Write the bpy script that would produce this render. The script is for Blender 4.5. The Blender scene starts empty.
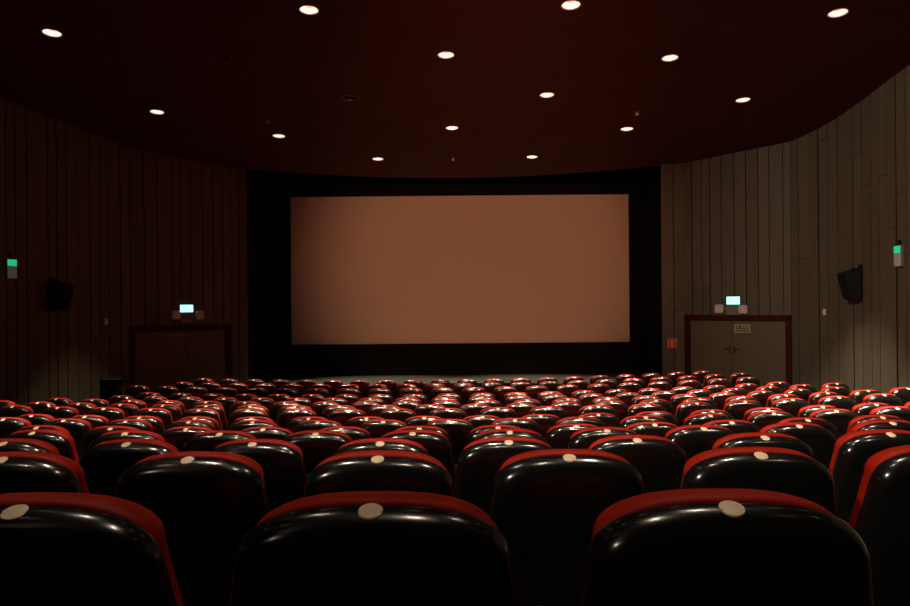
import bpy, bmesh, math, random
from mathutils import Vector, Matrix

random.seed(7)
S = bpy.context.scene
COL = S.collection
R = math.radians
PI = math.pi

# ------------------------------------------------------------------ camera
F = 720.0                    # focal length in pixels of the 910 px wide frame
CAMZ = 1.27
ROLL = 0.0087
cam_d = bpy.data.cameras.new('camera')
cam_d.sensor_width = 36.0
cam_d.lens = F / 910.0 * 36.0
cam_d.clip_start = 0.02
cam = bpy.data.objects.new('camera', cam_d)
COL.objects.link(cam)
cam.location = (0, 0, CAMZ)
cam.rotation_euler = (R(90), ROLL, 0)
S.camera = cam

S.view_settings.view_transform = 'Standard'
S.view_settings.look = 'None'
S.view_settings.exposure = 0.0
S.view_settings.gamma = 1.0
S.view_settings.use_curve_mapping = False

w = bpy.data.worlds.new('world')
S.world = w
w.use_nodes = True
w.node_tree.nodes['Background'].inputs[0].default_value = (0, 0, 0, 1)
w.node_tree.nodes['Background'].inputs[1].default_value = 0.0


def ray(px, py):
    """direction (x/d, z/d) of a picture point, the camera's roll undone"""
    x, y = px - 455.0, py - 303.0
    return (x - ROLL * y) / F, -(y + ROLL * x) / F


def at(px, py, d):
    a, b = ray(px, py)
    return Vector((a * d, d, CAMZ + b * d))


# ------------------------------------------------------------------ materials
def mat(name, col, rough=0.6, spec=0.5, metal=0.0, emit=None, estr=0.0, coat=0.0, sheen=0.0):
    m = bpy.data.materials.new(name)
    m.use_nodes = True
    b = m.node_tree.nodes['Principled BSDF']
    b.inputs['Base Color'].default_value = (*col, 1)
    b.inputs['Roughness'].default_value = rough
    b.inputs['Specular IOR Level'].default_value = spec
    b.inputs['Metallic'].default_value = metal
    b.inputs['Coat Weight'].default_value = coat
    b.inputs['Coat Roughness'].default_value = 0.08
    b.inputs['Sheen Weight'].default_value = sheen
    if emit:
        b.inputs['Emission Color'].default_value = (*emit, 1)
        b.inputs['Emission Strength'].default_value = estr
    return m


def noise_colour(m, c1, c2, scale, detail=3.0, bump=0.0, stretch=None, bump_scale=None):
    nt = m.node_tree
    b = nt.nodes['Principled BSDF']
    tc = nt.nodes.new('ShaderNodeTexCoord')
    mp = nt.nodes.new('ShaderNodeMapping')
    nt.links.new(tc.outputs['Object'], mp.inputs[0])
    if stretch:
        mp.inputs['Scale'].default_value = stretch
    n = nt.nodes.new('ShaderNodeTexNoise')
    n.inputs['Scale'].default_value = scale
    n.inputs['Detail'].default_value = detail
    nt.links.new(mp.outputs[0], n.inputs['Vector'])
    r = nt.nodes.new('ShaderNodeValToRGB')
    r.color_ramp.elements[0].position = 0.3
    r.color_ramp.elements[1].position = 0.7
    r.color_ramp.elements[0].color = (*c1, 1)
    r.color_ramp.elements[1].color = (*c2, 1)
    nt.links.new(n.outputs['Fac'], r.inputs[0])
    nt.links.new(r.outputs[0], b.inputs['Base Color'])
    if bump:
        n2 = n
        if bump_scale:
            n2 = nt.nodes.new('ShaderNodeTexNoise')
            n2.inputs['Scale'].default_value = bump_scale
            nt.links.new(tc.outputs['Object'], n2.inputs['Vector'])
        bp = nt.nodes.new('ShaderNodeBump')
        bp.inputs['Strength'].default_value = bump
        bp.inputs['Distance'].default_value = 0.004
        nt.links.new(n2.outputs['Fac'], bp.inputs['Height'])
        nt.links.new(bp.outputs[0], b.inputs['Normal'])
    return r


M_SHELL = mat('black_gloss_plastic', (0.006, 0.006, 0.0055), 0.18, 0.75)
M_RED = mat('red_velvet', (0.50, 0.028, 0.010), 0.55, 0.14)
noise_colour(M_RED, (0.32, 0.011, 0.0020), (0.38, 0.014, 0.0026), 14, 3, 0.15, None, 260)
M_RED.node_tree.nodes['Principled BSDF'].inputs['Sheen Tint'].default_value = (1.0, 0.55, 0.45, 1)
M_BADGE = mat('cream_badge', (0.88, 0.70, 0.47), 0.45)
M_BADGE_RIM = mat('badge_rim', (0.42, 0.33, 0.2), 0.4, 0.5, 0.3)
M_ARM = mat('black_armrest', (0.010, 0.009, 0.009), 0.85, 0.15)
M_LEG = mat('black_painted_steel', (0.01, 0.01, 0.01), 0.55)
M_WALL = mat('wall_boards', (0.30, 0.235, 0.165), 0.65, 0.3)
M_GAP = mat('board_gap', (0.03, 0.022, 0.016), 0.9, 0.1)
M_CEIL = mat('ceiling_red_brown', (0.20, 0.045, 0.028), 0.75, 0.3)
noise_colour(M_CEIL, (0.066, 0.0165, 0.0085), (0.077, 0.0192, 0.010), 1.2, 3)
M_FLOOR = mat('dark_carpet', (0.02, 0.013, 0.011), 0.95, 0.1)
noise_colour(M_FLOOR, (0.016, 0.010, 0.009), (0.026, 0.016, 0.014), 60, 4, 0.3, None, 200)
M_BLACK = mat('black_drape', (0.006, 0.006, 0.006), 0.95, 0.05)
M_MASK = mat('black_masking_cloth', (0.007, 0.007, 0.007), 0.95, 0.05)
M_SCREEN = mat('screen_fabric', (0.55, 0.45, 0.38), 0.9, 0.1)
M_STAGE = mat('grey_stage_boards', (0.22, 0.23, 0.20), 0.6, 0.4)
noise_colour(M_STAGE, (0.07, 0.076, 0.064), (0.10, 0.106, 0.09), 2.0, 4, 0, (0.5, 6, 1))
M_DOOR = mat('olive_brown_door', (0.26, 0.19, 0.105), 0.5, 0.4)
noise_colour(M_DOOR, (0.130, 0.092, 0.048), (0.148, 0.104, 0.055), 3, 4, 0, (6, 6, 0.6))
M_FRAME = mat('maroon_door_frame', (0.055, 0.006, 0.006), 0.6, 0.12)
M_METAL = mat('dark_handle_metal', (0.10, 0.085, 0.07), 0.35, 0.5, 0.8)
M_WHITE = mat('white_plastic', (0.86, 0.80, 0.72), 0.5)
M_GREY = mat('grey_plastic', (0.22, 0.20, 0.19), 0.5)
M_LENS = mat('pale_lamp_lens', (0.82, 0.72, 0.64), 0.35)
M_REFL = mat('white_reflector', (0.86, 0.80, 0.74), 0.35, 0.5)
M_TRIM = mat('dark_fitting_ring', (0.16, 0.05, 0.035), 0.4, 0.5)
M_BULB = mat('pinkish_bulb', (0.03, 0.02, 0.02), 0.6, 0.1, 0, (1.0, 0.50, 0.34), 0.95)
M_BULB_OFF = mat('unlit_bulb', (0.05, 0.035, 0.03), 0.3)
M_REFL_OFF = mat('unlit_reflector', (0.04, 0.02, 0.018), 0.4)  # same reflector with its unlit darkness put into the colour
M_EXIT = mat('lit_exit_panel', (0.4, 0.9, 0.85), 0.4, 0.5, 0, (0.38, 1.0, 0.86), 1.7)
M_GREEN = mat('lit_green_panel', (0.02, 0.5, 0.25), 0.4, 0.5, 0, (0.02, 0.62, 0.27), 0.75)
M_DIFF = mat('grey_diffuser', (0.62, 0.56, 0.48), 0.4, 0.5, 0, (0.25, 0.55, 0.40), 0.05)
M_SPK = mat('black_speaker_cabinet', (0.008, 0.009, 0.009), 0.7, 0.3)
M_GRILLE = mat('black_speaker_grille', (0.006, 0.007, 0.007), 0.85, 0.2)
M_FIRE = mat('red_sign', (0.85, 0.065, 0.018), 0.4)
M_FIREP = mat('pale_pictogram', (0.90, 0.42, 0.26), 0.4)
M_PLATE = mat('olive_sign_plate', (0.10, 0.075, 0.035), 0.4)
M_PLATEP = mat('pale_green_lettering', (0.62, 0.60, 0.36), 0.5)
M_CAB = mat('black_cabinet', (0.006, 0.006, 0.006), 0.8, 0.15)

# wall boards: a little tone from board to board, faint vertical grain
nt = M_WALL.node_tree
geo = nt.nodes.new('ShaderNodeNewGeometry')
rmp = nt.nodes.new('ShaderNodeValToRGB')
rmp.color_ramp.elements[0].color = (0.150, 0.120, 0.078, 1)
rmp.color_ramp.elements[1].color = (0.180, 0.146, 0.097, 1)
nt.links.new(geo.outputs['Random Per Island'], rmp.inputs[0])
tc = nt.nodes.new('ShaderNodeTexCoord')
mp = nt.nodes.new('ShaderNodeMapping')
mp.inputs['Scale'].default_value = (9, 9, 0.5)
nt.links.new(tc.outputs['Object'], mp.inputs[0])
nz = nt.nodes.new('ShaderNodeTexNoise')
nz.inputs['Scale'].default_value = 3.0
nt.links.new(mp.outputs[0], nz.inputs['Vector'])
mx = nt.nodes.new('ShaderNodeMix')
mx.data_type = 'RGBA'
mx.blend_type = 'MULTIPLY'
mx.inputs[0].default_value = 0.35
nt.links.new(rmp.outputs[0], mx.inputs[6])
nt.links.new(nz.outputs['Fac'], mx.inputs[7])
nt.links.new(mx.outputs[2], nt.nodes['Principled BSDF'].inputs['Base Color'])


# ------------------------------------------------------------------ builders
def obj(name, bm, m, parent=None, smooth=False, mats=None):
    me = bpy.data.meshes.new(name)
    bmesh.ops.recalc_face_normals(bm, faces=bm.faces)
    bm.to_mesh(me)
    bm.free()
    for mm in (mats or [m]):
        me.materials.append(mm)
    if smooth:
        for p in me.polygons:
            p.use_smooth = True
    o = bpy.data.objects.new(name, me)
    COL.objects.link(o)
    if parent:
        o.parent = parent
    return o


def empty(name, loc, mat3=None):
    o = bpy.data.objects.new(name, None)
    o.empty_display_size = 0.1
    COL.objects.link(o)
    if mat3 is not None:
        o.matrix_world = Matrix.Translation(loc) @ mat3.to_4x4()
    else:
        o.location = loc
    return o


def tag(o, label=None, cat=None, group=None, kind=None):
    if label:
        o['label'] = label
    if cat:
        o['category'] = cat
    if group:
        o['group'] = group
    if kind:
        o['kind'] = kind
    return o


def add_box(bm, lo, hi, bev=0.0, seg=2):
    r = bmesh.ops.create_cube(bm, size=1.0)
    vs = r['verts']
    lo, hi = Vector(lo), Vector(hi)
    c, s = (lo + hi) / 2, hi - lo
    for v in vs:
        v.co = Vector((v.co.x * s.x, v.co.y * s.y, v.co.z * s.z)) + c
    if bev:
        es = list({e for v in vs for e in v.link_edges})
        bmesh.ops.bevel(bm, geom=es, offset=bev, segments=seg, affect='EDGES', profile=0.5)


def box(name, lo, hi, m, parent=None, bev=0.0, seg=2):
    bm = bmesh.new()
    add_box(bm, lo, hi, bev, seg)
    return obj(name, bm, m, parent)


def lathe(bm, prof, n=24, axis='Z'):
    """prof: (radius, height) list, open; radius 0 ends become poles"""
    rings = []
    for r, h in prof:
        if r <= 1e-6:
            rings.append([bm.verts.new((0, 0, h))])
        else:
            rings.append([bm.verts.new((r * math.cos(2 * PI * k / n), r * math.sin(2 * PI * k / n), h)) for k in range(n)])
    for a, b in zip(rings, rings[1:]):
        for k in range(n):
            k2 = (k + 1) % n
            if len(a) == 1 and len(b) == 1:
                continue
            if len(a) == 1:
                bm.faces.new((a[0], b[k], b[k2]))
            elif len(b) == 1:
                bm.faces.new((a[k], b[0], a[k2]))
            else:
                bm.faces.new((a[k], b[k], b[k2], a[k2]))


# ------------------------------------------------------------------ the seat
ZTOP, ZBOT, PIV = 0.985, 0.33, 0.40
LEAN = R(11)


def base_pts():
    """right half of the back's outline as (x, z): a flat top, tight shoulders, sides that flare downwards"""
    A, B, N = 0.203, 0.094, 2.75
    right = []
    n = 20
    for k in range(n + 1):
        t = 0.5 * PI * k / n                       # 0 at the shoulder, pi/2 at the crown
        x = A * math.cos(t) ** (2 / N) if k < n else 0.0
        z = ZTOP - B + B * math.sin(t) ** (2 / N)
        right.append((x + 0.17 * (ZTOP - z), z))
    low = []
    for k in range(8):
        z = ZBOT + (ZTOP - B - ZBOT) * k / 8
        fl = 0.17 * (ZTOP - z)
        x = A + min(fl, 0.052)
        if k == 0:
            x -= 0.012
        low.append((x, z))
    return low + right


def outline(inset, scale=1.0, side=0.0):
    """back outline (x, z) from lower right over the top to lower left, moved inwards by inset"""
    h = base_pts()
    h[-1] = (0.0, h[-1][1])
    pts = h + [(-x, z) for x, z in reversed(h[:-1])]
    m = len(pts)
    out = []
    for i, (x, z) in enumerate(pts):
        x0, z0 = pts[max(0, i - 1)]
        x1, z1 = pts[min(m - 1, i + 1)]
        tx, tz = x1 - x0, z1 - z0
        L = math.hypot(tx, tz) or 1
        nx, nz_ = -tz / L, tx / L            # pointing inwards
        if i in (0, m - 1):
            nz_ += 1.0
        if i == (m - 1) // 2:
            nx, nz_ = 0.0, -1.0
        ins = inset + side * min(1.0, max(0.0, (ZTOP - z) / 0.10))
        out.append((x + nx * ins, z + nz_ * ins))
    if scale != 1.0:
        zc = 0.66
        out = [(x * scale, zc + (z - zc) * scale) for x, z in out]
    return out


def lean(x, y, z):
    dz = z - PIV
    return (x, y * math.cos(LEAN) - dz * math.sin(LEAN), PIV + dz * math.cos(LEAN) + y * math.sin(LEAN))


def loft(bm, rings):
    prev = None
    for pts, y in rings:
        cur = [bm.verts.new(lean(x, y if not callable(y) else y(x, z), z)) for x, z in pts]
        if prev:
            m = len(cur)
            for i in range(m):
                j = (i + 1) % m
                bm.faces.new((prev[i], prev[j], cur[j], cur[i]))
        else:
            bm.faces.new(cur)
        prev = cur
    bm.faces.new(prev)


def make_seat():
    root = empty('cinema_chair', (0, 0, 0))
    # glossy shell: domed rear face, wide rolled edge
    bm = bmesh.new()
    loft(bm, [(outline(0.046, 0.35), -0.002), (outline(0.046, 0.7), 0.002), (outline(0.046, 0.9), 0.006),
              (outline(0.044), 0.009), (outline(0.034), 0.0115), (outline(0.024), 0.0165), (outline(0.015), 0.0240),
              (outline(0.0075), 0.034), (outline(0.002), 0.048), (outline(0.0), 0.064), (outline(0.002), 0.072),
              (outline(0.012), 0.074), (outline(0.03), 0.074), (outline(0.03, 0.6), 0.074)])
    obj('back_shell', bm, M_SHELL, root, True)
    # red upholstery in front of the shell, a little proud of it
    bm = bmesh.new()
    loft(bm, [(outline(0.03, 0.6), 0.0755), (outline(0.03), 0.0755), (outline(0.004, 1, 0.021), 0.0755), (outline(-0.001, 1, 0.021), 0.080), (outline(-0.002, 1, 0.021), 0.092),
              (outline(-0.001, 1, 0.021), 0.106), (outline(0.004, 1, 0.021), 0.122), (outline(0.010, 1, 0.018), 0.137), (outline(0.028, 1, 0.005), 0.146), (outline(0.055), 0.152),
              (outline(0.055, 0.75), 0.160), (outline(0.055, 0.35), 0.163)])
    obj('back_cushion', bm, M_RED, root, True)
    # round seat number disc let into the rolled top edge
    bm = bmesh.new()
    lathe(bm, [(0, 0.0038), (0.0150, 0.0036), (0.0165, 0.003), (0.0178, 0.0038), (0.0192, 0.0030), (0.0198, 0.0015), (0.0198, -0.006)], 24)
    tilt = R(9)
    zz = ZTOP - 0.0046
    for v in bm.verts:
        p = Vector((v.co.x, v.co.y, v.co.z))
        p = Matrix.Rotation(tilt + LEAN * 0, 3, 'X') @ p
        v.co = Vector(lean(p.x, p.y + 0.053, p.z + zz))
    obj('number_badge', bm, M_BADGE, root, True)
    # tipped-up seat cushion
    bm = bmesh.new()
    add_box(bm, (-0.205, 0.20, 0.33), (0.205, 0.31, 0.62), 0.04, 3)
    obj('seat_cushion', bm, M_RED, root, True)
    for s in (-1, 1):
        bm = bmesh.new()
        add_box(bm, (s * 0.236 - 0.020, 0.16, 0.585), (s * 0.236 + 0.020, 0.46, 0.625), 0.014, 2)
        obj('armrest', bm, M_ARM, root, True)
    for s in (-1, 1):
        bm = bmesh.new()
        add_box(bm, (s * 0.234 - 0.014, 0.17, 0.0), (s * 0.234 + 0.014, 0.40, 0.59), 0.01, 2)
        add_box(bm, (s * 0.234 - 0.024, 0.12, 0.0), (s * 0.234 + 0.024, 0.45, 0.018), 0.004, 1)
        obj('leg', bm, M_LEG, root)
    return root


BADGE = Vector(lean(0, 0.053, ZTOP - 0.001))

# row: (depth factor, camera height above the badges, reference badge x in the picture, left limit px, right limit px)
D1, PITCH = 1.097, 0.55
ROWS = [
    (1.00, 0.315, 370.5, None, None),
    (1.88, 0.445, 377.5, None, None),
    (2.80, 0.598, 380.0, None, None),
    (3.70, 0.735, 412.5, None, None),
    (4.58, 0.877, 498.0, None, None),
    (5.47, 0.988, 449.0, None, None),
    (6.20, 1.085, 482.5, None, None),
    (7.15, 1.164, 498.0, None, None),
    (7.92, 1.242, 476.0, None, 885),
    (8.87, 1.339, 487.0, 55, 866),
    (9.67, 1.403, 482.0, 88, 848),
    (10.50, 1.466, 482.5, 122, 790),
    (11.40, 1.484, 474.0, 132, 754),
    (12.50, 1.546, 463.5, 174, 750),
    (13.35, 1.568, 467.0, 196, 714),
]
RAD = 40.0


def row_axis(row):
    """where a row's arc is closest to the viewer: it drifts a little to the left from row to row"""
    return 0.4 - 0.6 * min(1.0, row / 10.0)


def bowl(x, row=14):
    """the floor dips a little along the middle of the hall"""
    c = -0.6 - 0.8 * min(1.0, row / 9.0)
    return (0.0022 if row > 1 else 0.0005) * min((x - c) ** 2, 50.0)


def sag(x, row):
    return RAD - math.sqrt(max(0.0, RAD * RAD - (x - row_axis(row)) ** 2))


def proj(p):
    a, b = p.x / p.y, (p.z - CAMZ) / p.y
    # add the roll back
    x, y = a * F, -b * F
    return 455 + x + ROLL * y, 303 + y - ROLL * x


row_info = []
for i, (f, H, xref, lo, hi) in enumerate(ROWS):
    d = f * D1
    zb = CAMZ - H
    zf = zb - BADGE.z
    ax, _ = ray(xref, 303 + H / d * F)
    # arc position of the reference seat: the badge lies on the arc through depth d near x = 0
    XA = row_axis(i)
    off = sag(0.02 * d, i)
    v0 = d - off
    Y = d
    for _k in range(6):
        X = ax * Y
        Y = v0 + sag(X, i)
    th0 = math.asin((X - XA) / RAD)
    row_info.append((v0, zf, th0, lo, hi))

NUM = ['first', 'second', 'third', 'fourth', 'fifth', 'sixth', 'seventh', 'eighth', 'ninth', 'tenth', 'eleventh',
       'twelfth', 'thirteenth', 'fourteenth', 'fifteenth', 'sixteenth']

proto = make_seat()
proto_parts = list(proto.children)
first = True
n_seats = 0
for i, (v0, zf, th0, lo, hi) in enumerate(row_info):
    cands = []
    XA = row_axis(i)
    for k in range(-16, 17):
        th = th0 + k * PITCH / RAD
        X = XA + RAD * math.sin(th)
        Y = v0 + RAD * (1 - math.cos(th))
        px, py = proj(Vector((X, Y, zf + bowl(X, i) + BADGE.z)))
        m = 0.5 * PITCH / Y * F * 0.80
        if lo is not None:
            if px < lo or px > hi:
                continue
        elif px + m < 3 or px - m > 907:
            continue
        cands.append((px, X, Y, th))
    cands.sort()
    n = len(cands)
    for j, (px, X, Y, th) in enumerate(cands):
        if first:
            o, first = proto, False
        else:
            o = proto.copy()
            COL.objects.link(o)
            for ch in proto_parts:
                c = ch.copy()
                COL.objects.link(c)
                c.parent = o
        # facing: towards the centre of the arc
        fx, fy = -math.sin(th), math.cos(th)
        o.location = (X - fx * BADGE.y, Y - fy * BADGE.y, zf + bowl(X, i))
        o.rotation_euler = (0, 0, math.atan2(-fx, fy))
        if j < n - 1 - j:
            where = ('' if j == 0 else NUM[j] + ' from ') + ('leftmost' if j == 0 else 'left')
        elif j > n - 1 - j:
            q = n - 1 - j
            where = ('' if q == 0 else NUM[q] + ' from ') + ('rightmost' if q == 0 else 'right')
        else:
            where = 'middle one'
        edge = (px - 0.35 * PITCH / Y * F < 0) or (px + 0.35 * PITCH / Y * F > 910)
        if i == 0:
            lab = ['big near red chair with black shell and cream badge, cut off at lower left',
                   'big near red chair with black shell, whole, left of the centre of the nearest row',
                   'big near red chair with black shell, whole, right end of the nearest row'][min(j, 2)]
        elif i == len(ROWS) - 1:
            lab = 'red cinema chair with black shell, %s in the farthest row before the stage' % where
        else:
            lab = 'red cinema chair with black shell, %s%s in the %s row from the viewer' % (
                where, '', NUM[i])
        tag(o, lab, 'chair', 'red cinema chairs in row %d from the viewer' % (i + 1))
        n_seats += 1
print('seats', n_seats)

# ------------------------------------------------------------------ floor in shallow steps along the rows
bm = bmesh.new()
steps = [(-9.5, row_info[0][0] + 0.72 - 0.0, row_info[0][1])]
for i in range(1, len(row_info)):
    a = steps[-1][1]
    b = row_info[i][0] + 0.72 if i < len(row_info) - 1 else 22.0
    steps.append((a, b, row_info[i][1]))
prof = []
for k, (a, b, z) in enumerate(steps):
    prof += [(a, z, k), (b, z, k)]
xs = [-10.5 + 21.0 * k / 48 for k in range(49)]
grid = [[bm.verts.new((x, v + sag(x, k), z + bowl(x, k))) for x in xs] for v, z, k in prof]
for r0, r1 in zip(grid, grid[1:]):
    for k in range(48):
        bm.faces.new((r0[k], r0[k + 1], r1[k + 1], r1[k]))
tag(obj('floor', bm, M_FLOOR), kind='structure')
ZF = row_info[-1][1] + 0.11


# ------------------------------------------------------------------ walls of vertical boards
def ceil_z(y):
    return CAMZ + 4.93 - 0.09 * y


P_RIGHT = [(5.05, 17.62), (5.60, 17.53), (7.45, 15.92), (7.64, 15.2), (7.70, 14.3), (7.64, 13.2), (7.55, 12.0), (7.45, 8.0),
           (7.40, 4.0), (7.35, -5.0)]
P_LEFT = [(-5.08, 17.85), (-5.50, 17.62), (-7.22, 15.90), (-7.45, 15.2), (-7.75, 14.2), (-8.10, 13.05), (-8.40, 11.0), (-8.6, 8.0),
          (-8.6, 4.0), (-8.5, -5.0)]
DOOR_TOP = {1: 0.935, -1: 0.815}


def path_at(P, s):
    for (x0, y0), (x1, y1) in zip(P, P[1:]):
        L = math.hypot(x1 - x0, y1 - y0)
        if s <= L:
            return Vector((x0 + (x1 - x0) * s / L, y0 + (y1 - y0) * s / L)), Vector(((x1 - x0) / L, (y1 - y0) / L))
        s -= L
    return Vector(P[-1]), Vector(((x1 - x0) / L, (y1 - y0) / L))


def path_len(P):
    return sum(math.hypot(b[0] - a[0], b[1] - a[1]) for a, b in zip(P, P[1:]))


def build_wall(name, P, side):
    total = path_len(P)
    sA = math.hypot(P[1][0] - P[0][0], P[1][1] - P[0][1])
    sB = sA + math.hypot(P[2][0] - P[1][0], P[2][1] - P[1][1])
    rnd = random.Random(11 if side > 0 else 23)
    bm = bmesh.new()

    def quad_block(s0, s1, z0, z1a, z1b, out0, back, mi):
        p0, t0 = path_at(P, s0 + 1e-4)
        p1, t1 = path_at(P, s1 - 1e-4)
        # inward normal
        t = (p1 - p0).normalized()
        n = Vector((t.y, -t.x)) if side < 0 else Vector((-t.y, t.x))
        c = Vector((0, 9.0))
        if (c - p0).dot(n) < 0:
            n = -n
        a0, a1 = p0 + n * out0, p1 + n * out0
        b0, b1 = p0 - n * back, p1 - n * back
        vs = [bm.verts.new((q.x, q.y, z)) for q, z in
              ((a0, z0), (a1, z0), (a1, z1b), (a0, z1a), (b0, z0), (b1, z0), (b1, z1b), (b0, z1a))]
        for f in ((0, 1, 2, 3), (5, 4, 7, 6), (4, 0, 3, 7), (1, 5, 6, 2), (3, 2, 6, 7), (4, 5, 1, 0)):
            fc = bm.faces.new([vs[k] for k in f])
            fc.material_index = 1 if back == 0.0 and f in ((4, 0, 3, 7), (1, 5, 6, 2)) else mi  # board edges take the dark gap colour: shade between boards painted in

    def backing(s0, s1, z0):
        p0, _ = path_at(P, s0)
        p1, _ = path_at(P, s1)
        quad_block(s0, s1, z0, ceil_z(p0.y) + 0.15, ceil_z(p1.y) + 0.15, 0.0, 0.12, 1)

    zdoor = DOOR_TOP[side]
    cuts = [0.0, sA, sB]
    s = sB
    for (a, b) in zip(P[2:], P[3:]):
        s += math.hypot(b[0] - a[0], b[1] - a[1])
        cuts.append(s)
    for k, (s0, s1) in enumerate(zip(cuts, cuts[1:])):
        backing(s0, s1, zdoor if k == 1 else -1.6)
    # boards
    s = 0.0
    while s < total - 0.02:
        wd = rnd.choice([0.2, 0.24, 0.27, 0.30, 0.33])
        e = min(total, s + wd)
        for c in (sA, sB):
            if s < c - 0.01 < e - 0.01 + 0.02 and e > c:
                e = c
        zlow = zdoor if s >= sA - 1e-4 and e <= sB + 1e-4 else -1.55
        pa, _ = path_at(P, s)
        pb, _ = path_at(P, e)
        za, zb_ = ceil_z(pa.y) + 0.05, ceil_z(pb.y) + 0.05
        joints = sorted(rnd.uniform(0.2, 4.6) for _ in range(rnd.choice([1, 1, 2])))
        joints = [j for j in joints if j > zlow + 0.3 and j < min(za, zb_) - 0.3]
        zs = [zlow] + joints + [None]
        out = rnd.uniform(0.018, 0.034)
        for a, b in zip(zs, zs[1:]):
            lo_ = a + (0.004 if a != zlow else 0)
            quad_block(s + 0.009, e - 0.009, lo_, (b - 0.004) if b is not None else za, (b - 0.004) if b is not None else zb_,
                       out + rnd.uniform(-0.003, 0.003), 0.0, 0)
        s = e
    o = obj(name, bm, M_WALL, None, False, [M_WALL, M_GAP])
    tag(o, kind='structure')
    return o


build_wall('wall_right', P_RIGHT, 1)
build_wall('wall_left', P_LEFT, -1)

# back of the hall, behind the viewer
bm = bmesh.new()
add_box(bm, (-8.7, -5.15, -0.3), (7.6, -5.0, 6.9))
tag(obj('wall_back', bm, M_WALL), kind='structure')


# wall hit of a picture column
def wall_hit(px, py, P):
    a, b = ray(px, py)
    for (x0, y0), (x1, y1) in zip(P, P[1:]):
        den = (x1 - x0) - a * (y1 - y0)
        if abs(den) < 1e-9:
            continue
        t = (a * y0 - x0) / den
        if 0 <= t <= 1:
            y = y0 + t * (y1 - y0)
            p = Vector((a * y, y, CAMZ + b * y))
            tx, ty = x1 - x0, y1 - y0
            L = math.hypot(tx, ty)
            n = Vector((ty / L, -tx / L, 0))
            if (Vector((0, 9, p.z)) - p).dot(n) < 0:
                n = -n
            return p, n
    raise ValueError(px)


def wall_frame(n):
    """local axes on a wall: x along the wall to the viewer's right, y out of the wall, z up"""
    y = n.normalized()
    z = Vector((0, 0, 1))
    x = y.cross(z).normalized()
    m = Matrix((x, y, z)).transposed()
    return m


# ------------------------------------------------------------------ downlights
LIT = [(52, 33), (309, 10), (571, 5), (838, 13), (446, 55), (670, 58), (157, 112), (547, 95), (743, 100), (452, 128), (279, 136),
       (627, 129), (378, 159), (532, 157)]
UNLIT = [(222, 57), (350, 98)]
HOLE = 0.128


def ceil_hit(px, py):
    a, b = ray(px, py)
    d = 4.93 / (b + 0.09)
    return Vector((a * d, d, CAMZ + b * d))


lamps = [(ceil_hit(*p), 'lit') for p in LIT] + [(ceil_hit(*p), 'off') for p in UNLIT]
for (x, y) in [(-3.75, 8.3), (0.1, 8.3), (3.7, 8.3), (-5.6, 6.6), (-1.9, 6.6), (1.7, 6.6), (5.5, 6.6), (3.6, 4.9), (-3.7, 4.9), (0, 4.9), (-5.5, 3.2), (-1.9, 3.2), (1.7, 3.2), (5.3, 3.2), (-3.6, 1.6), (0.1, 1.6), (3.6, 1.6)]:
    lamps.append((Vector((x, y, ceil_z(y))), 'beyond'))  # unseen downlights added, carrying the grid on over the near seats

# ceiling sheet with a round hole for every lamp
CA = [(-5.08 + 10.13 * k / 20) for k in range(21)]


def front_edge(x):
    return 18.72 - 1.0 * ((x + 0.0) / 5.07) ** 2


bm = bmesh.new()
outer = [(x, front_edge(x)) for x in CA]
outer += [(x + 0.10, y + 0.05) for x, y in P_RIGHT[0:9]] + [(7.5, -5.2), (-8.7, -5.2)] + [(x - 0.10, y + 0.05) for x, y in reversed(P_LEFT[0:9])]
vs = [bm.verts.new((x, y, ceil_z(y))) for x, y in outer]
es = [bm.edges.new((vs[k], vs[(k + 1) % len(vs)])) for k in range(len(vs))]
for p, st in lamps:
    c = [bm.verts.new((p.x + HOLE * math.cos(2 * PI * k / 20), p.y + HOLE * math.sin(2 * PI * k / 20), 0)) for k in range(20)]
    for v in c:
        v.co.z = ceil_z(v.co.y)
    es += [bm.edges.new((c[k], c[(k + 1) % 20])) for k in range(20)]
bmesh.ops.triangle_fill(bm, edges=es, use_beauty=True, use_dissolve=False)
tag(obj('ceiling', bm, M_CEIL), kind='structure')

TILT = Matrix.Rotation(-math.atan(0.09), 3, 'X')


def make_downlight(lit):
    root = empty('downlight', (0, 0, 0))
    bm = bmesh.new()
    lathe(bm, [(HOLE - 0.004, 0.004), (HOLE - 0.003, -0.004), (HOLE + 0.006, -0.009), (HOLE + 0.020, -0.006), (HOLE + 0.022, 0.0)], 32)
    obj('trim_ring', bm, M_TRIM, root, True)
    bm = bmesh.new()
    lathe(bm, [(HOLE - 0.003, 0.0), (HOLE - 0.010, 0.03), (HOLE - 0.03, 0.07), (HOLE - 0.06, 0.10), (0.045, 0.115), (0, 0.118)], 32)
    obj('reflector', bm, M_REFL if lit else M_REFL_OFF, root, True)
    bm = bmesh.new()
    lathe(bm, [(0, 0.030), (0.020, 0.034), (0.036, 0.048), (0.044, 0.068), (0.040, 0.09), (0.026, 0.114)], 20)
    obj('bulb', bm, M_BULB if lit else M_BULB_OFF, root, True)
    return root


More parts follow.
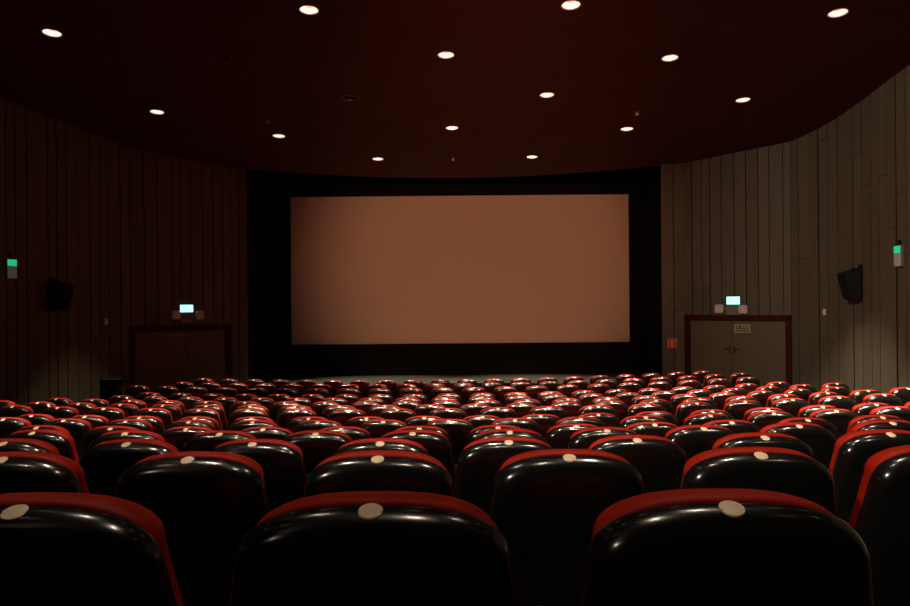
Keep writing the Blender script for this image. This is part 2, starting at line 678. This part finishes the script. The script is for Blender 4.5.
P_ROW = [('nearest', [0, 1, 2, 3]), ('second', [4, 5]), ('third', [6, 7, 8]), ('fourth', [10, 9, 11]), ('farthest', [12, 13])]
LAB = {0: 'lit round downlight at far left of the ceiling, above the green left exit sign',
       1: 'lit round downlight near the top edge of the photo, left of centre',
       2: 'lit round downlight touching the top edge of the photo, right of centre',
       3: 'lit round downlight in the upper right corner of the ceiling',
       4: 'lit round downlight in the second row, high above the middle of the screen',
       5: 'lit round downlight in the second row, right, above the right edge of the screen',
       6: 'lit round downlight above the dark left wall, leftmost of the third row',
       7: 'lit round downlight in the third row, a little right of the screen centre',
       8: 'lit round downlight in the third row, rightmost, above the right door',
       9: 'lit round downlight in the fourth row, above the middle of the screen',
       10: 'lit round downlight in the fourth row, above the left edge of the screen',
       11: 'lit round downlight in the fourth row, above the right edge of the screen',
       12: 'lit round downlight left of two nearest the screen',
       13: 'lit round downlight right of two nearest the screen',
       14: 'dark unlit downlight in the second row, left of the lit one',
       15: 'dark unlit downlight in the third row, left of screen centre'}
on, off = make_downlight(True), make_downlight(False)
used = {True: False, False: False}
SPOT_W = 1250.0
LAMP_COL = (1.0, 0.80, 0.60)
for k, (p, st) in enumerate(lamps):
    lit = st != 'off'
    base = on if lit else off
    if used[lit]:
        o = base.copy()
        COL.objects.link(o)
        for ch in base.children:
            c = ch.copy()
            COL.objects.link(c)
            c.parent = o
    else:
        o = base
        used[lit] = True
    o.location = p
    o.rotation_euler = (-math.atan(0.09), 0, 0)
    lab = LAB.get(k) or 'lit round downlight added over near seats, %s of those beyond the top of the photo' % (NUM + ['seventeenth'])[k - 16]
    tag(o, lab, 'ceiling light', 'round recessed ceiling downlights')
    if not lit:
        continue
    far = {3: 2.4, 8: 1.5, 0: 0.8, 6: 0.6}.get(k, 1.0)
    if st == 'beyond':
        far = 0.8 if p.y > 8 else (0.55 if p.y > 6 else (0.27 if p.y > 4 else (0.25 if p.y > 2 else 0.10)))
        if p.x > 5 and p.y > 6:
            far = 3.4
    L = bpy.data.lights.new('downlight_beam', 'SPOT')
    L.energy = SPOT_W * far
    L.color = LAMP_COL
    L.spot_size = R(52 if k in (0, 6) else 61)
    L.spot_blend = 0.6
    L.shadow_soft_size = 0.05
    lo_ = bpy.data.objects.new('downlight_beam', L)
    COL.objects.link(lo_)
    lo_.location = p + Vector((0, 0, -0.03))
    G = bpy.data.lights.new('downlight_glow', 'POINT')
    G.energy = 0.6
    G.color = (1.0, 0.84, 0.74)
    G.shadow_soft_size = 0.02
    go = bpy.data.objects.new('downlight_glow', G)
    COL.objects.link(go)
    go.location = p + Vector((0, 0.0, 0.004))

# little pale fittings between the lamps
for (px, py, lab) in [(268, 119.5, 'small pale ceiling fitting left of a lit downlight, above the left of the screen'),
                      (637, 112, 'small pale ceiling fitting above a lit downlight, over the right of the screen'),
                      (453, 158, 'small pale ceiling fitting between the two downlights nearest the screen'),
                      (220, 171, 'small pale ceiling fitting near the far left corner by the wall')]:
    p = ceil_hit(px, py)
    o = empty('ceiling_fitting', p)
    o.rotation_euler = (-math.atan(0.09), 0, 0)
    bm = bmesh.new()
    lathe(bm, [(0.055, 0.0), (0.055, -0.006), (0.035, -0.016), (0.0, -0.018)], 16)
    obj('base', bm, M_TRIM, o, True)
    bm = bmesh.new()
    lathe(bm, [(0.016, -0.017), (0.016, -0.045), (0.040, -0.050), (0.040, -0.056), (0.0, -0.060)], 16)
    obj('head', bm, M_WHITE, o, True)
    tag(o, lab, 'ceiling fitting', 'small ceiling fittings')

# ------------------------------------------------------------------ stage, recess and screen
ZS = CAMZ - 1.96
bm = bmesh.new()
n = 24
ys = [(-5.07 + 10.11 * k / n) for k in range(n + 1)]
top_f = [bm.verts.new((x, front_edge(x) - 1.1, ZS)) for x in ys]
top_b = [bm.verts.new((x, 20.2, ZS)) for x in ys]
bot_f = [bm.verts.new((x, front_edge(x) - 1.1, ZF)) for x in ys]
bot_b = [bm.verts.new((x, 20.2, ZF)) for x in ys]
for k in range(n):
    bm.faces.new((top_f[k], top_f[k + 1], top_b[k + 1], top_b[k]))
    f = bm.faces.new((bot_f[k], bot_f[k + 1], top_f[k + 1], top_f[k]))
    f.material_index = 1
    bm.faces.new((bot_b[k], bot_b[k + 1], bot_f[k + 1], bot_f[k]))
    bm.faces.new((top_b[k], top_b[k + 1], bot_b[k + 1], bot_b[k]))
bm.faces.new((top_f[0], top_b[0], bot_b[0], bot_f[0]))
bm.faces.new((top_f[-1], bot_f[-1], bot_b[-1], top_b[-1]))
o = obj('stage', bm, M_STAGE, None, False, [M_STAGE, M_BLACK])
tag(o, 'low grey stage floor catching light below the cinema screen', 'stage')

# black recess around the screen
bm = bmesh.new()
add_box(bm, (-5.20, 17.80, -1.6), (-5.08, 20.4, 5.0))
add_box(bm, (5.05, 17.60, -1.6), (5.17, 20.4, 5.0))
add_box(bm, (-5.2, 20.25, -1.6), (5.17, 20.4, 5.0))
add_box(bm, (-5.2, 17.6, 4.85), (5.17, 20.4, 5.0))
tag(obj('wall_front', bm, M_BLACK), kind='structure')

SD = 19.7
c0 = at(460, 269.5, SD)
SWd, SHt = 338 / F * SD, 147.5 / F * SD
t = empty('cinema_screen', (c0.x, SD, ZS))
tag(t, 'wide blank cinema screen glowing dull orange brown in a black surround', 'screen')
zc = c0.z - ZS
bm = bmesh.new()
nx, nz_ = 24, 10
g = [[bm.verts.new((SWd * (a / nx - 0.5), 0, zc + SHt * (b / nz_ - 0.5))) for a in range(nx + 1)] for b in range(nz_ + 1)]
for b in range(nz_):
    for a in range(nx):
        bm.faces.new((g[b][a], g[b][a + 1], g[b + 1][a + 1], g[b + 1][a]))
obj('projection_surface', bm, M_SCREEN, t)
hw, z0, z1 = SWd / 2, zc - SHt / 2, zc + SHt / 2
box('masking', (-5.08 - c0.x + 0.01, -0.06, 0.0), (-hw, 0.05, 5.2), M_MASK, t)
box('masking', (hw, -0.06, 0.0), (5.04 - c0.x, 0.05, 5.2), M_MASK, t)
box('masking', (-hw, -0.06, z1), (hw, 0.05, 5.2), M_MASK, t)
box('masking', (-hw, -0.06, 0.0), (hw, 0.05, z0), M_MASK, t)


# ------------------------------------------------------------------ doors
def door(num, P, side, sign_px, handle_px):
    A, B = Vector((*P[1], ZF)), Vector((*P[2], ZF))
    n = Vector(((B - A).y, -(B - A).x, 0)).normalized()
    if (Vector((0, 9, 0)) - A).dot(n) < 0:
        n = -n
    fr = wall_frame(n)
    mid = (A + B) / 2
    W = (B - A).length
    Hd = DOOR_TOP[side] - ZF
    root = empty('door_%d' % num, mid, fr)
    tag(root, kind='structure')
    ft = 0.13
    bm = bmesh.new()
    add_box(bm, (-W / 2, -0.10, 0), (-W / 2 + ft, 0.06, Hd), 0.008, 1)
    add_box(bm, (W / 2 - ft, -0.10, 0), (W / 2, 0.06, Hd), 0.008, 1)
    add_box(bm, (-W / 2, -0.10, Hd - ft), (W / 2, 0.06, Hd), 0.008, 1)
    obj('door_frame', bm, M_FRAME, root)
    inv = root.matrix_world.inverted() if False else (Matrix.Translation(mid) @ fr.to_4x4()).inverted()

    def loc(px, py):
        a, b = ray(px, py)
        dd = mid.dot(n) / (Vector((a, 1, 0)).dot(n))
        return inv @ Vector((a * dd, dd, CAMZ + b * dd))
    hp = loc(*handle_px)
    xs_ = hp.x
    for s in (-1, 1):
        x0, x1 = (-W / 2 + ft, xs_ - 0.004) if s < 0 else (xs_ + 0.004, W / 2 - ft)
        lf = box('door_leaf', (x0, -0.05, 0.01), (x1, 0.0, Hd - ft - 0.005), M_DOOR, root, 0.003, 1)
        bm = bmesh.new()
        cx = xs_ + s * 0.055
        add_box(bm, (cx - 0.018, -0.001, hp.z - 0.11), (cx + 0.018, 0.008, hp.z + 0.07), 0.004, 1)
        add_box(bm, (cx - 0.010, 0.006, hp.z - 0.01), (cx + 0.010, 0.05, hp.z + 0.01), 0.003, 1)
        add_box(bm, (cx - 0.012 if s > 0 else cx - 0.11, 0.040, hp.z - 0.010), (cx + 0.11 if s > 0 else cx + 0.012, 0.056, hp.z + 0.010), 0.005, 1)
        obj('door_handle', bm, M_METAL, lf)
    return root, fr, mid, n, loc


d1, fr1, mid1, n1, loc1 = door(1, P_RIGHT, 1, None, (732, 349))
d2, fr2, mid2, n2, loc2 = door(2, P_LEFT, -1, None, (186, 355))


def on_door(loc, fr, mid, px, py, out):
    q = loc(px, py)
    return Matrix.Translation(mid) @ fr.to_4x4() @ Vector((q.x, out, q.z))


# outlined sign on the right door: a line of small pale letters over a rule
def door_sign(loc, fr, mid, px, py, W, H, lab, mp, mt):
    p = on_door(loc, fr, mid, px, py, 0.001)
    t = empty('door_sign', p, fr)
    tag(t, lab, 'sign')
    box('plate', (-W / 2, 0, -H / 2), (W / 2, 0.005, H / 2), mp, t)
    bm = bmesh.new()
    e, y0, y1 = 0.020, 0.004, 0.007
    add_box(bm, (-W / 2, y0, H / 2 - e), (W / 2, y1, H / 2))
    add_box(bm, (-W / 2, y0, -H / 2), (W / 2, y1, -H / 2 + e))
    add_box(bm, (-W / 2, y0, -H / 2), (-W / 2 + e, y1, H / 2))
    add_box(bm, (W / 2 - e, y0, -H / 2), (W / 2, y1, H / 2))
    add_box(bm, (-W / 2 + e, y0, -H * 0.18), (W / 2 - e, y1, -H * 0.18 + 0.014))
    obj('border', bm, mt, t)
    return t


ds = door_sign(loc1, fr1, mid1, 742.5, 328.5, 0.36, 0.19, 'small outlined sign with pale green lettering on the right door', M_PLATE, M_PLATEP)
# small line of worn letters (two short groups)
bm = bmesh.new()
x = 0.125
zt, zb = 0.058, 0.004
rl = random.Random(3)
for ch in 'II.IVIIVI':
    if ch == '.':
        x -= 0.030
        continue
    if ch == 'I':
        add_box(bm, (x - 0.012, 0.004, zb), (x, 0.007, zt))
        add_box(bm, (x - 0.024, 0.004, zt - 0.012), (x, 0.007, zt))
    else:
        add_box(bm, (x - 0.024, 0.004, zb), (x, 0.007, zb + 0.012))
        add_box(bm, (x - 0.018, 0.004, zb), (x - 0.006, 0.007, zt))
    x -= 0.031
obj('lettering', bm, M_PLATEP, ds)
M_DULL = mat('dull_sign', (0.16, 0.12, 0.10), 0.5)
M_DULL2 = mat('dull_sign_border', (0.30, 0.22, 0.19), 0.5)
door_sign(loc2, fr2, mid2, 177, 334, 0.30, 0.10, 'dim narrow sign high on the dark left door', M_DULL, M_DULL2)


# ------------------------------------------------------------------ things on the walls
def emergency(P, heads, sign, labs, S_px):
    ps, n = wall_hit(sign[0], sign[1], P)
    fr = wall_frame(n)
    q = Matrix.Translation(ps) @ fr.to_4x4()
    qi = q.inverted()
    sc = ps.y / F
    cosv = abs(n.dot(Vector((ps.x, ps.y, 0)).normalized()))
    off = 0.032
    # lit sign, on top of the lamp unit
    t = empty('exit_sign', ps, fr)
    tag(t, labs[0], 'exit sign')
    w2, h2 = S_px[0] * sc / cosv / 2, S_px[1] * sc / 2
    box('housing', (-w2 - 0.004, off, -h2 - 0.004), (w2 + 0.004, off + 0.055, h2 + 0.004), M_GREY, t, 0.006, 1)
    box('lit_panel', (-w2, off + 0.054, -h2), (w2, off + 0.060, h2), M_EXIT, t)
    # twin lamp unit under it
    hs = []
    for hx, hy in heads:
        p, _ = wall_hit(hx, hy, P)
        hs.append(qi @ p)
    zc = (hs[0].z + hs[1].z) / 2
    ctr = q @ Vector((0, 0, zc))
    u = empty('emergency_light', ctr, fr)
    tag(u, labs[1], 'emergency light')
    ztop = -h2 - 0.006 - zc
    box('body', (-w2 - 0.0, off, ztop - 0.24), (w2 + 0.0, off + 0.07, ztop), M_GREY, u, 0.01, 2)
    for i, h in enumerate(hs):
        r = 4.4 * sc
        bm = bmesh.new()
        add_box(bm, (h.x - r, off + 0.02, h.z - zc - r), (h.x + r, off + 0.10, h.z - zc + r), r * 0.38, 4)
        hd = obj('lamp_head', bm, M_WHITE, u, True)
        bm = bmesh.new()
        add_box(bm, (h.x - r * 0.74, off + 0.095, h.z - zc - r * 0.74), (h.x + r * 0.74, off + 0.106, h.z - zc + r * 0.74), 0.005, 1)
        for kk in (-1, 0, 1):
            add_box(bm, (h.x - r * 0.74, off + 0.104, h.z - zc + kk * r * 0.4 - 0.006), (h.x + r * 0.74, off + 0.112, h.z - zc + kk * r * 0.4 + 0.006))
        obj('lens', bm, M_LENS, hd)
        # short arm from the body to the head
        sgn = -1 if h.x < 0 else 1
        x_in = sgn * (w2 - 0.02)
        x_out = h.x - sgn * r * 0.7
        box('arm', (min(x_in, x_out), off + 0.02, h.z - zc - 0.03), (max(x_in, x_out), off + 0.05, h.z - zc + 0.03), M_GREY, u)


emergency(P_RIGHT, [(720.5, 308.8), (744.5, 309.3)], (734.5, 300.5),
          ['bright cyan exit sign lit above the right door', 'twin square headed emergency light under the exit sign over the right door'], (12.2, 7.6))
emergency(P_LEFT, [(174, 315), (198, 315)], (185, 308.5),
          ['bright cyan exit sign lit above the left door', 'twin headed emergency light under the exit sign over the left door'], (12.0, 7.2))


def green_sign(P, px, py, lab):
    p, n = wall_hit(px, py, P)
    fr = wall_frame(n)
    t = empty('exit_sign', p, fr)
    tag(t, lab, 'exit sign')
    o0 = 0.034
    W, H = 0.19, 0.34
    box('housing', (-W / 2 - 0.012, o0, -H / 2 - 0.012), (W / 2 + 0.012, o0 + 0.05, H / 2 + 0.012), M_GREY, t, 0.006, 1)
    box('lit_panel', (-W / 2, o0 + 0.048, H / 2 - 0.115), (W / 2, o0 + 0.062, H / 2), M_GREEN, t, 0.004, 1)
    box('diffuser', (-W / 2, o0 + 0.048, -H / 2), (W / 2, o0 + 0.060, H / 2 - 0.117), M_DIFF, t, 0.004, 1)
    box('hanger', (-0.02, o0 - 0.01, H / 2), (0.02, o0 + 0.03, H / 2 + 0.10), M_SPK, t)


green_sign(P_RIGHT, 902.5, 256, 'upright wall sign with glowing green top at the right edge of the photo')
green_sign(P_LEFT, 8.5, 269, 'upright wall sign with glowing green top at the left edge of the photo')


def speaker(P, px, py, lab):
    p, n = wall_hit(px, py, P)
    fr = wall_frame(n)
    t = empty('wall_speaker', p, fr)
    tag(t, lab, 'speaker', 'black wall speakers')
    o0 = 0.10
    Wd = 0.34
    prof_ = [(o0, -0.29), (o0 + 0.17, -0.29), (o0 + 0.30, 0.20), (o0 + 0.06, 0.27), (o0, 0.27)]
    bm = bmesh.new()
    a = [bm.verts.new((-Wd / 2, y, z)) for y, z in prof_]
    b = [bm.verts.new((Wd / 2, y, z)) for y, z in prof_]
    bm.faces.new(a)
    bm.faces.new(b)
    for k in range(5):
        bm.faces.new((a[k], a[(k + 1) % 5], b[(k + 1) % 5], b[k]))
    bmesh.ops.bevel(bm, geom=list(bm.edges), offset=0.008, segments=2, affect='EDGES', profile=0.5)
    obj('cabinet', bm, M_SPK, t)
    # grille on the sloping front
    bm = bmesh.new()
    d = Vector((0, 0.13, 0.49)).normalized()
    nn = Vector((0, d.z, -d.y))
    c = Vector((0, o0 + 0.235, -0.045))
    add_box(bm, (-Wd / 2 + 0.02, -0.004, -0.225), (Wd / 2 - 0.02, 0.010, 0.225), 0.006, 1)
    rot = Matrix((Vector((1, 0, 0)), nn, d)).transposed()
    for v in bm.verts:
        v.co = rot @ v.co + c
    obj('grille', bm, M_GRILLE, t)
    bm = bmesh.new()
    add_box(bm, (-0.07, 0.03, 0.05), (0.07, 0.045, 0.36))
    add_box(bm, (-0.03, 0.04, 0.12), (0.03, o0 + 0.01, 0.16))
    add_box(bm, (-0.03, 0.04, 0.28), (0.03, o0 + 0.10, 0.30))
    add_box(bm, (-0.03, o0 + 0.05, 0.25), (0.03, o0 + 0.10, 0.30))
    obj('bracket', bm, M_SPK, t)


speaker(P_RIGHT, 862.5, 284, 'black wedge wall speaker on the paler right wall')
speaker(P_LEFT, 51, 296, 'black wedge wall speaker barely seen on the dark left wall')

# red fire sign beside the screen
p, n = wall_hit(672, 343, P_RIGHT)
fr = wall_frame(n)
t = empty('fire_extinguisher_sign', p, fr)
tag(t, 'small square red fire extinguisher sign between the screen and right door', 'sign')
box('plate', (-0.115, 0.034, -0.115), (0.115, 0.040, 0.115), M_FIRE, t)
bm = bmesh.new()
e = 0.010
for lo_, hi_ in (((-0.105, 0.095), (0.105, 0.105)), ((-0.105, -0.105), (0.105, -0.095)), ((-0.105, -0.105), (-0.095, 0.105)), ((0.095, -0.105), (0.105, 0.105))):
    add_box(bm, (lo_[0], 0.039, lo_[1]), (hi_[0], 0.042, hi_[1]))
add_box(bm, (-0.024, 0.039, -0.08), (0.024, 0.044, 0.035), 0.010, 2)
add_box(bm, (-0.012, 0.039, 0.03), (0.012, 0.044, 0.07))
add_box(bm, (0.0, 0.039, 0.055), (0.045, 0.044, 0.068))
obj('pictogram', bm, M_FIREP, t)

for P, px, py, lab in ((P_RIGHT, 826, 312, 'small white wall fitting on the right wall below the speaker'),
                       (P_LEFT, 105, 321.5, 'small white wall fitting on the dark left wall')):
    p, n = wall_hit(px, py, P)
    t = empty('wall_fitting', p, wall_frame(n))
    tag(t, lab, 'wall fitting')
    box('plate', (-0.055, 0.030, -0.065), (0.055, 0.040, 0.065), M_WHITE, t, 0.004, 1)
    box('cover', (-0.04, 0.039, -0.05), (0.04, 0.055, 0.05), M_WHITE, t, 0.006, 1)

# low black cabinet on the floor by the left wall
p = at(111, 379, 13.6)
hh = p.z - ZF
t = empty('floor_cabinet', (p.x, p.y, ZF))
tag(t, 'low black cabinet standing against the dark left wall beyond the row ends', 'cabinet')
box('body', (-0.15, -0.13, 0.04), (0.15, 0.13, hh - 0.03), M_CAB, t, 0.008, 1)
box('top', (-0.165, -0.145, hh - 0.03), (0.165, 0.145, hh), M_CAB, t, 0.006, 1)
box('plinth', (-0.13, -0.11, 0.0), (0.13, 0.11, 0.045), M_CAB, t)

# unseen lamp unit added at the back as a guessed source to light the screen
pp = Vector((0.3, -4.55, 4.3))
t = empty('added_projector', pp)
tag(t, 'unseen added screen lamp hung from the ceiling behind the viewer, out of the photo', 'added_projector')
box('body', (-0.25, -0.30, -0.18), (0.25, 0.22, 0.18), M_CAB, t, 0.02, 2)
box('ceiling_pole', (-0.03, -0.05, 0.17), (0.03, 0.01, ceil_z(pp.y) - pp.z), M_CAB, t)
bm = bmesh.new()
lathe(bm, [(0.06, 0.0), (0.06, 0.10), (0.068, 0.10), (0.068, 0.0)], 20)
bmesh.ops.rotate(bm, verts=bm.verts, matrix=Matrix.Rotation(-PI / 2, 3, 'X'))
bmesh.ops.translate(bm, verts=bm.verts, vec=(0, 0.21, 0))
obj('lens_tube', bm, M_METAL, t, True)
pj = bpy.data.lights.new('added_projector_beam', 'SPOT')
pj.energy = 5900
pj.color = (1.0, 0.45, 0.23)
pj.spot_size = R(27)
pj.spot_blend = 0.8
pj.shadow_soft_size = 0.03
po = bpy.data.objects.new('added_projector_beam', pj)
COL.objects.link(po)
po.location = pp + Vector((0, 0.33, 0))
dirv = Vector((c0.x + 0.75, SD, c0.z + 0.3)) - Vector(po.location)
po.rotation_euler = dirv.to_track_quat('-Z', 'Y').to_euler()

# unseen spotlight added at the rear left to brighten the right wall
sp = Vector((-6.0, -3.0, ceil_z(-3.0)))
aim = Vector((7.5, 8.8, 2.3))
t = empty('added_wall_spotlight', sp)
tag(t, 'unseen black spotlight added behind the viewer, out of the photo, aimed at right wall', 'spotlight')
box('ceiling_bracket', (-0.03, -0.03, -0.25), (0.03, 0.03, 0.0), M_CAB, t)
bm = bmesh.new()
lathe(bm, [(0.0, -0.14), (0.09, -0.14), (0.10, 0.0), (0.10, 0.13), (0.085, 0.13), (0.08, 0.02), (0.0, 0.0)], 24)
dq = (aim - sp).to_track_quat('Z', 'Y').to_matrix()
for v in bm.verts:
    v.co = dq @ v.co + Vector((0, 0, -0.33))
obj('lamp_housing', bm, M_CAB, t, True)
wl = bpy.data.lights.new('added_wall_beam', 'SPOT')
wl.energy = 5000
wl.color = (1.0, 0.84, 0.68)
wl.spot_size = R(50)
wl.spot_blend = 0.9
wl.shadow_soft_size = 0.07
wo = bpy.data.objects.new('added_wall_beam', wl)
COL.objects.link(wo)
wo.location = sp + Vector((0, 0, -0.33)) + (aim - sp).normalized() * 0.16
wo.rotation_euler = (aim - sp).to_track_quat('-Z', 'Y').to_euler()
